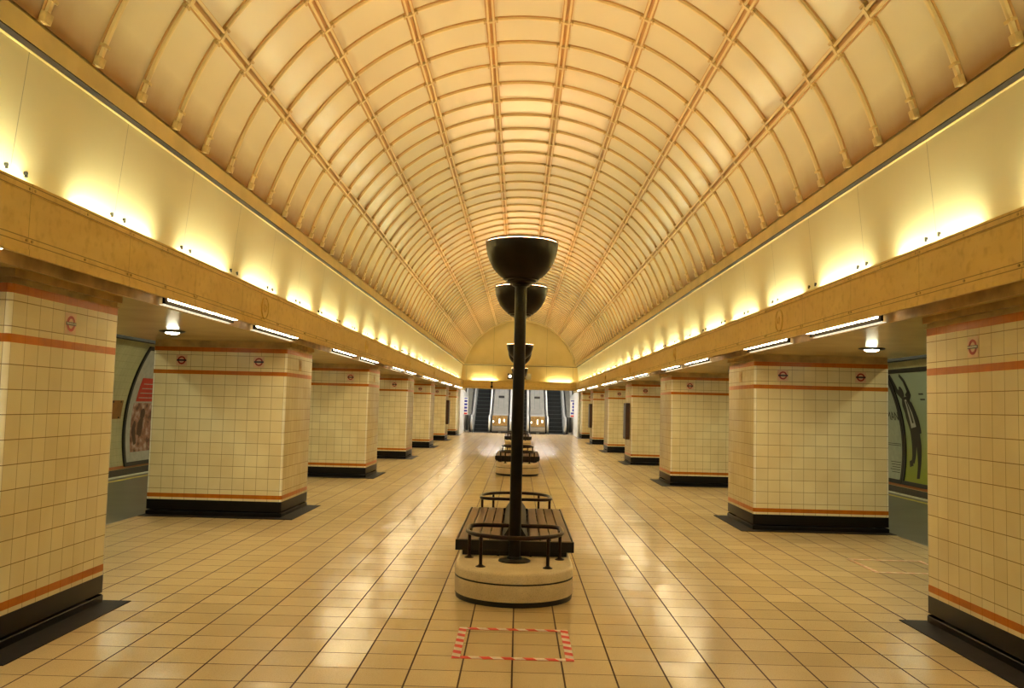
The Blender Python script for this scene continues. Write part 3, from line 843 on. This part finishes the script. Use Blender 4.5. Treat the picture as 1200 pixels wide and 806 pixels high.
# left: white poster, red block over a photograph
t_ = framed(-1, 20.42, 23.0, .00, 2.62, 'black framed white poster with red block above a photograph, left platform wall', M['paper'])
b = bmesh.new(); patch(b, -1, 20.78, 22.8, 1.42, 1.98, .024, 6); fixn(b); obj('red_panel', b, M['posterred'], t_)
b = bmesh.new(); patch(b, -1, 20.70, 22.8, .22, 1.38, .024, 10); fixn(b); ph = obj('photograph', b, M['photo'], t_)
b = bmesh.new()
blob(b, -1, 21.28, 1.12, .13, .13, .027); limb(b, -1, [(21.3, 1.02, .07), (21.22, .85, .16), (21.15, .6, .12)], .027)
limb(b, -1, [(20.9, .95, .05), (20.85, .7, .10), (20.95, .40, .07)], .0275)
fixn(b); obj('figure_print', b, M['skin'], ph)
for q in range(4):
    b = bmesh.new(); patch(b, -1, 20.88 + .02 * q, 22.3, 1.50 + .11 * q, 1.52 + .11 * q, .0265, 1); fixn(b); obj('text_line', b, M['paper'], t_)
lettering(t_, -1, 'A', .55, 21.75, 2.28, .028, M['black'])
# left: brown board beside it
t_ = empty('wall_board', 'small brown board with dark studs on the tiled left platform wall', 'board')
b = bmesh.new(); patch(b, -1, 18.2, 20.12, 1.02, 1.44, .03, 4, 0, .035); fixn(b); obj('board', b, M['brownboard'], t_)
for y in (18.5, 19.0, 19.42, 19.62, 20.0):
    for z in (1.05, 1.41):
        b = bmesh.new(); tube(b, [(-wx(z, .028), y, z), (-wx(z, .042), y, z)], .022, 8); obj('stud', b, M['black'], t_)
# right: far poster with words, near poster with the leaping man
t_ = framed(1, 21.06, 23.6, .02, 2.52, 'pale grey poster with black lettering on the right platform wall', M['greypaper'])
lettering(t_, 1, 'MAN', .30, 21.42, 1.52, .026, M['black']); lettering(t_, 1, 'T', .22, 21.62, 1.74, .026, M['black'])
for z, y1 in ((.86, 21.9), (.82, 21.9), (.42, 21.7), (.36, 21.65), (.30, 21.6), (.24, 21.7), (.18, 21.6)):
    b = bmesh.new(); patch(b, 1, 21.16, y1, z, z + .014, .024, 1); fixn(b); obj('text_line', b, M['black'], t_)
b = bmesh.new(); limb(b, 1, [(21.62, 2.32, .06), (21.5, 2.22, .08), (21.36, 2.10, .03)], .025); limb(b, 1, [(21.5, 2.20, .05), (21.62, 2.08, .02)], .0252); fixn(b); obj('bird_print', b, M['black'], t_)
t_ = framed(1, 18.3, 20.86, .02, 2.52, 'green poster printed with a black leaping man silhouette, right platform wall', M['green'])
b = bmesh.new()
def mm(px, py): return (px, py)
# torso, head, raised arms, legs (y runs leftwards in the photo)
limb(b, 1, [(20.48, 1.98, 0.155), (20.47, 1.80, 0.264), (20.40, 1.45, 0.232), (20.36, 1.22, 0.217)], .026)
blob(b, 1, 20.54, 2.10, .10, .125, .0262)
limb(b, 1, [(20.56, 1.98, 0.093), (20.76, 2.12, 0.085), (20.83, 2.50, 0.070)], .0264)
limb(b, 1, [(20.36, 1.95, 0.093), (20.18, 2.05, 0.078), (20.20, 2.34, 0.062), (20.30, 2.48, 0.054)], .0266)
limb(b, 1, [(20.42, 1.24, 0.171), (20.44, .90, 0.124), (20.46, .62, 0.093), (20.50, .46, 0.078)], .0268); limb(b, 1, [(20.49, .47, 0.078), (20.66, .42, 0.070)], .027)
limb(b, 1, [(20.29, 1.24, 0.171), (20.20, .85, 0.124), (20.17, .45, 0.085), (20.17, .25, 0.070)], .0272); limb(b, 1, [(20.17, .30, 0.078), (20.16, .12, 0.070)], .0274)
limb(b, 1, [(20.62, 1.85, 0.054), (20.60, 1.5, 0.093), (20.54, 1.2, 0.046)], .0276); limb(b, 1, [(20.26, 1.85, 0.062), (20.14, 1.45, 0.093), (20.06, 1.15, 0.046)], .0278)
for f in b.faces: pass
obj('man_silhouette', b, M['black'], t_)
b = bmesh.new(); limb(b, 1, [(20.48, 1.92, 0.046), (20.42, 1.6, 0.116), (20.37, 1.28, 0.132)], .030); sh_ = obj('shirt_print', b, M['paper'], t_)
b = bmesh.new(); limb(b, 1, [(20.45, 1.88, 0.028), (20.40, 1.6, 0.034), (20.37, 1.38, 0.043)], .032); obj('tie_print', b, M['black'], t_)
for z in (2.02, 1.90, .95, .55):
    b = bmesh.new(); patch(b, 1, 19.5, 19.72, z, z + .035, .024, 1); fixn(b); obj('text_line', b, M['black'], t_)
# unseen ceiling lights, added to brighten the platform walls
pl0 = None
for s, nm in ((-1, 'left'), (1, 'right')):
    for k in range(0, 8):
        y = 9.0 + 5.0 * k
        if pl0 is None:
            t_ = empty('platform_fill_light', '', 'light'); bm = bmesh.new(); box(bm, -.08, .08, -.75, .75, -.09, -.03, bev=.01); obj('diffuser', bm, M['glow_plat'], t_)
            bm = bmesh.new(); box(bm, -.09, .09, -.78, .78, -.035, 0); obj('housing', bm, M['white'], t_); pl0 = t_  # housing of the added fill light
        else: t_ = copy_tree(pl0)
        t_.location = (s * 6.3, y, 3.5)
        t_['label'] = 'unseen fill light added on the %s platform ceiling to brighten its wall' % nm; t_['group'] = 'added fill lights on the %s platform ceiling' % nm

# ------------------------------------------------------------------ escalators
TAN = math.tan(math.radians(30))
def zprof(y): # height of the step line above the floor
    d = y - YE
    if d < 1.0: return 0.0
    if d < 2.0: return TAN * (d - 1.0) ** 2 / 2
    return TAN * (d - 1.5)
YEND = YE + 12.5
def side_profile(h0, h1, ya, yb, n=26):
    lo = [(ya + (yb - ya) * k / n, zprof(ya + (yb - ya) * k / n) + h0) for k in range(n + 1)]
    hi = [(y, zprof(y) + h1) for y, _ in lo]
    return lo + hi[::-1]
bm = bmesh.new(); box(bm, -3.4, 3.4, YE, YE + 3.0, -.3, -.004)
struct(obj('floor', bm, M['steel']))
def escalator(cx, label):
    e = empty('escalator', label, 'escalator', (cx, YE, 0))
    bm = bmesh.new(); box(bm, -.42, .42, -.15, .30, .0, .012, bev=.003)
    for q in range(20): box(bm, -.41 + q * .0415, -.385 + q * .0415, .30, .36, .0, .012)
    obj('comb_plate', bm, M['steel'], e)
    y = YE + .36; k = 0
    while y < YE + 11.5:
        z = zprof(y + .2); zn = zprof(y + .6)
        bm = bmesh.new(); box(bm, -.42, .42, y - YE, y - YE + .42, z - .45 if z > .46 else -.002, z + .004)
        box(bm, -.42, .42, y - YE - .004, y - YE + .03, z - .012, z + .006, mi=1)
        obj('step', bm, [M['step'], M['stepedge']], e)
        y += .4; k += 1
    for s in (-1, 1):
        # balustrade: skirt, panel and deck with a rounded newel
        bm = bmesh.new(); pts = []
        n = 10
        arcp = [(.42 - .46 * math.sin(a), .50 - .46 * math.cos(a)) for a in [PI * q / n for q in range(n + 1)]]
        low = [(.42, .0)] + arcp[0:]
        top = [(yy - YE, zprof(yy) + .96) for yy in [YE + .42 + (11.2) * q / 26 for q in range(1, 27)]]
        bot = [(yy - YE, max(0, zprof(yy) - .3)) for yy in [YE + .42 + (11.2) * q / 26 for q in range(26, 0, -1)]]
        prism(bm, arcp + top + bot, 'x', *sorted((s * .44, s * .57)))
        fixn(bm); bl = obj('balustrade', bm, M['balus'], e, smooth=True)
        bm = bmesh.new(); prism(bm, [(yy - YE, max(0, zprof(yy) - .25)) for yy in (YE - .1, YE + 1, YE + 1.5, YE + 2, YE + 6, YE + 11.5)] + [(yy - YE, zprof(yy) + .16) for yy in (YE + 11.5, YE + 6, YE + 2, YE + 1.5, YE + 1, YE - .1)], 'x', *sorted((s * .42, s * .45)))
        fixn(bm); obj('skirt_panel', bm, M['stepedge'], e)
        path = [(s * .575, y_, z_) for y_, z_ in [(1.0, .06)] + [(.40 - .50 * math.sin(a), .51 - .48 * math.cos(a)) for a in [PI * q / 12 for q in range(13)]] + [(yy - YE, zprof(yy) + .99) for yy in [YE + .42 + (11.2) * q / 26 for q in range(1, 27)]]]
        bm = bmesh.new(); tube(bm, path, .030, 8); fixn(bm); obj('handrail', bm, M['rubber'], e, smooth=True)
for cx, lb in ((-2.11, 'dark stepped escalator at the far end, left of three'), (.03, 'escalator in the middle at the far end, mostly behind the lamp column'), (2.10, 'dark stepped escalator at the far end, right of three')):
    escalator(cx, lb)
for cx, lb, hw in ((-1.04, 'left', .45), (1.065, 'right', .42)):
    hw -= .01
    t_ = empty('escalator_deck', 'pale sloping deck with tan lower panel between escalators, %s of the lamp columns' % lb, 'escalator deck', (cx, YE, 0))
    bm = bmesh.new(); pts = [(.05, 0), (.0, .12), (.02, .95), (.16, 1.02)] + [(yy - YE, zprof(yy) + 1.02) for yy in [YE + .6 + 10.8 * q / 22 for q in range(23)]] + [(yy - YE, max(0, zprof(yy) - .3)) for yy in [YE + 11.4 - 10.8 * q / 22 for q in range(23)]]
    prism(bm, pts, 'x', -hw, hw); fixn(bm); obj('decking', bm, M['paleclad'], t_, smooth=True)
    bm = bmesh.new(); box(bm, -hw + .03, hw - .03, -.03, .04, .40, .97, bev=.01); fp = obj('front_panel', bm, M['tan'], t_)
    bm = bmesh.new(); box(bm, -hw, hw, -.035, .03, .14, .36, bev=.01); obj('kick_panel', bm, M['steel'], t_)
    for x, z in ((-.30, .55), (-.27, .85), (-.16, .66), (.12, .84), (.20, .60), (.30, .74), (-.34, .72), (.02, .92)):
        bm = bmesh.new(); tube(bm, [(x, -.028, z), (x, -.045, z)], .026, 10); obj('button', bm, M['black'], fp)
    for x, z, hh in ((-.02, .66, .12), (.24, .70, .07), (-.36, .63, .05)):
        bm = bmesh.new(); box(bm, x - .035, x + .035, -.05, -.028, z - hh, z + hh, bev=.008); obj('lit_indicator', bm, M['glow_small'], fp)
    for a, b in ((-hw, -.08), (.08, hw)):
        bm = bmesh.new(); box(bm, a, b, -.10, .02, .0, .10, bev=.01); obj('base_block', bm, M['rubber'], t_)
    yy = YE + 3.2
    bm = bmesh.new(); z = zprof(yy) + 1.02; box(bm, -.17, .17, yy - YE - .05, yy - YE + .05, z - .03, z + .10, bev=.02); obj('notice_wedge', bm, M['black'], t_)
    yy = YE + 1.9; z = zprof(yy) + 1.02
    bm = bmesh.new(); box(bm, -hw, hw, yy - YE - .01, yy - YE + .01, z - .02, z + .012); obj('joint_strip', bm, M['stepedge'], t_)
    for x in (-.15, .15):
        bm = bmesh.new(); prism(bm, [(yy - YE, zprof(yy) + 1.0) for yy in (YE + 2.1, YE + 10)] + [(yy - YE, zprof(yy) + 1.026) for yy in (YE + 10, YE + 2.1)], 'x', x - .008, x + .008); fixn(bm); obj('deck_seam', bm, M['stepedge'], t_)
# shaft walls and soffit
for s, nm in ((-1, 'left'), (1, 'right')):
    bm = bmesh.new()
    pts = [(44.9, 0.0), (44.9, 2.50), (46.0, 2.46), (51.2, 2.12), (61.5, 7.6), (61.5, 4.0), (49.5, 0.0)]
    prism(bm, pts, 'x', *sorted((s * 3.02, s * 3.10))); fixn(bm)
    struct(obj('wall_shaft_' + nm, bm, M['shaftwhite']))
    bm = bmesh.new(); box(bm, *sorted((s * 3.3, s * 3.4)), YE + .15, 61.5, 0, 10); struct(obj('wall_shaft_outer_' + nm, bm, M['shaftdark']))
    t_ = empty('escalator_outer_deck', 'low white cladding and post beside the %s escalator at the far end' % nm, 'cladding', (s * 2.86, YE, 0))
    bm = bmesh.new(); prism(bm, [(yy - YE, zprof(yy) + .96) for yy in [YE + .5 + 10.8 * q / 22 for q in range(23)]] + [(yy - YE, max(0, zprof(yy) - .3)) for yy in [YE + 11.3 - 10.8 * q / 22 for q in range(23)]], 'x', *sorted((-s * .12, s * .14)))
    fixn(bm); obj('cladding', bm, M['paleclad'], t_)
    bm = bmesh.new(); box(bm, *sorted((-s * .12, s * .14)), .0, .5, .0, .12, bev=.01); obj('foot', bm, M['steel'], t_)
    bm = bmesh.new(); tube(bm, [(0, .1, .0), (0, .1, .95)], .05, 12); obj('post', bm, M['rubber'], t_)
    t_ = empty('line_sign', 'white sign with blue bars on the shaft wall beside the %s escalator' % nm, 'sign', (s * 2.97, YE - .3, 1.0))
    t_.rotation_euler = (0, 0, -s * math.radians(0))
    bm = bmesh.new(); box(bm, -.16, .16, -.02, .02, -.02, .95, bev=.006); obj('panel', bm, M['shaftwhite'], t_)
    for q, (x0, x1, z0, z1) in enumerate(((-.13, .13, .84, .90), (-.04, .12, .66, .78), (-.04, .12, .48, .60), (-.04, .12, .30, .42), (-.12, .12, .14, .24))):
        bm = bmesh.new(); box(bm, x0, x1, -.026, -.018, z0, z1); obj('blue_bar', bm, M['navy'], t_)
    bm = bmesh.new(); box(bm, -.13, .13, -.026, -.018, .0, .08); obj('red_bar', bm, M['red'], t_)
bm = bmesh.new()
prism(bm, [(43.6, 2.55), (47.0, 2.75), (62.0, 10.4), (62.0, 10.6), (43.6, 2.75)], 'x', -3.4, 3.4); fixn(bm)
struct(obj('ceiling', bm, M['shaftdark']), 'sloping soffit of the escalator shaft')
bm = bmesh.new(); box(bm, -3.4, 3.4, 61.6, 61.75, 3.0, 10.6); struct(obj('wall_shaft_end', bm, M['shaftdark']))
bm = bmesh.new(); box(bm, -3.4, -3.02, YE, YE + .1, 0, 3.3); box(bm, 3.02, 3.4, YE, YE + .1, 0, 3.3); struct(obj('wall_shaft_return', bm, M['shaftwhite']))
for k, y in enumerate((45.3, 47.5, 50.5, 54.0)):
    for s in (-1, 1):
        z = (2.60 if y < 46 else 2.75 + (y - 47.0) * .51 - .075)
        t_ = empty('shaft_light', 'tube light on the escalator shaft soffit, hidden above the end beam', 'light', (s * 1.3, y, z), 'tube lights in the escalator shaft')
        bm = bmesh.new(); box(bm, -.7, .7, -.05, .05, -.04, 0, bev=.01); obj('diffuser', bm, M['glow_esc'], t_)
        bm = bmesh.new(); box(bm, -.72, .72, -.06, .06, 0, .04); obj('housing', bm, M['white'], t_)

# ------------------------------------------------------------------ sign on the end beam and the small camera
t_ = empty('indicator_sign', 'square framed sign box on the end wall above the cross beam', 'sign', (-.02, Y1 + .02, 2.79))
bm = bmesh.new()
box(bm, -.64, .64, -.06, .06, 0, .05, bev=.005); box(bm, -.64, .64, -.06, .06, .33, .38, bev=.005); box(bm, -.64, -.58, -.06, .06, .05, .33); box(bm, .58, .64, -.06, .06, .05, .33)
obj('frame', bm, M['cornice'], t_)
bm = bmesh.new(); box(bm, -.58, .30, -.03, .05, .05, .33); obj('screen', bm, M['black'], t_)
bm = bmesh.new(); box(bm, .32, .58, -.03, .05, .05, .33); obj('side_panel', bm, M['paper'], t_)
bm = bmesh.new(); tube(bm, [(-.46, -.028, .19), (-.46, -.04, .19)], .075, 16); obj('lit_dial', bm, M['glow_small'], t_)
t_ = empty('surveillance_camera', 'small dark camera on the cross beam left of the lamp columns', 'camera', (-1.37, Y1 - .10, 2.50))
bm = bmesh.new(); box(bm, -.04, .04, -.10, 0, .12, .20, bev=.01); obj('bracket', bm, M['black'], t_)
bm = bmesh.new(); tube(bm, [(0, -.08, .12), (0, -.10, -.03)], .03, 12); tube(bm, [(0, -.02, -.04), (0, -.26, -.08)], .06, 14); fixn(bm); obj('body', bm, M['black'], t_, smooth=True)
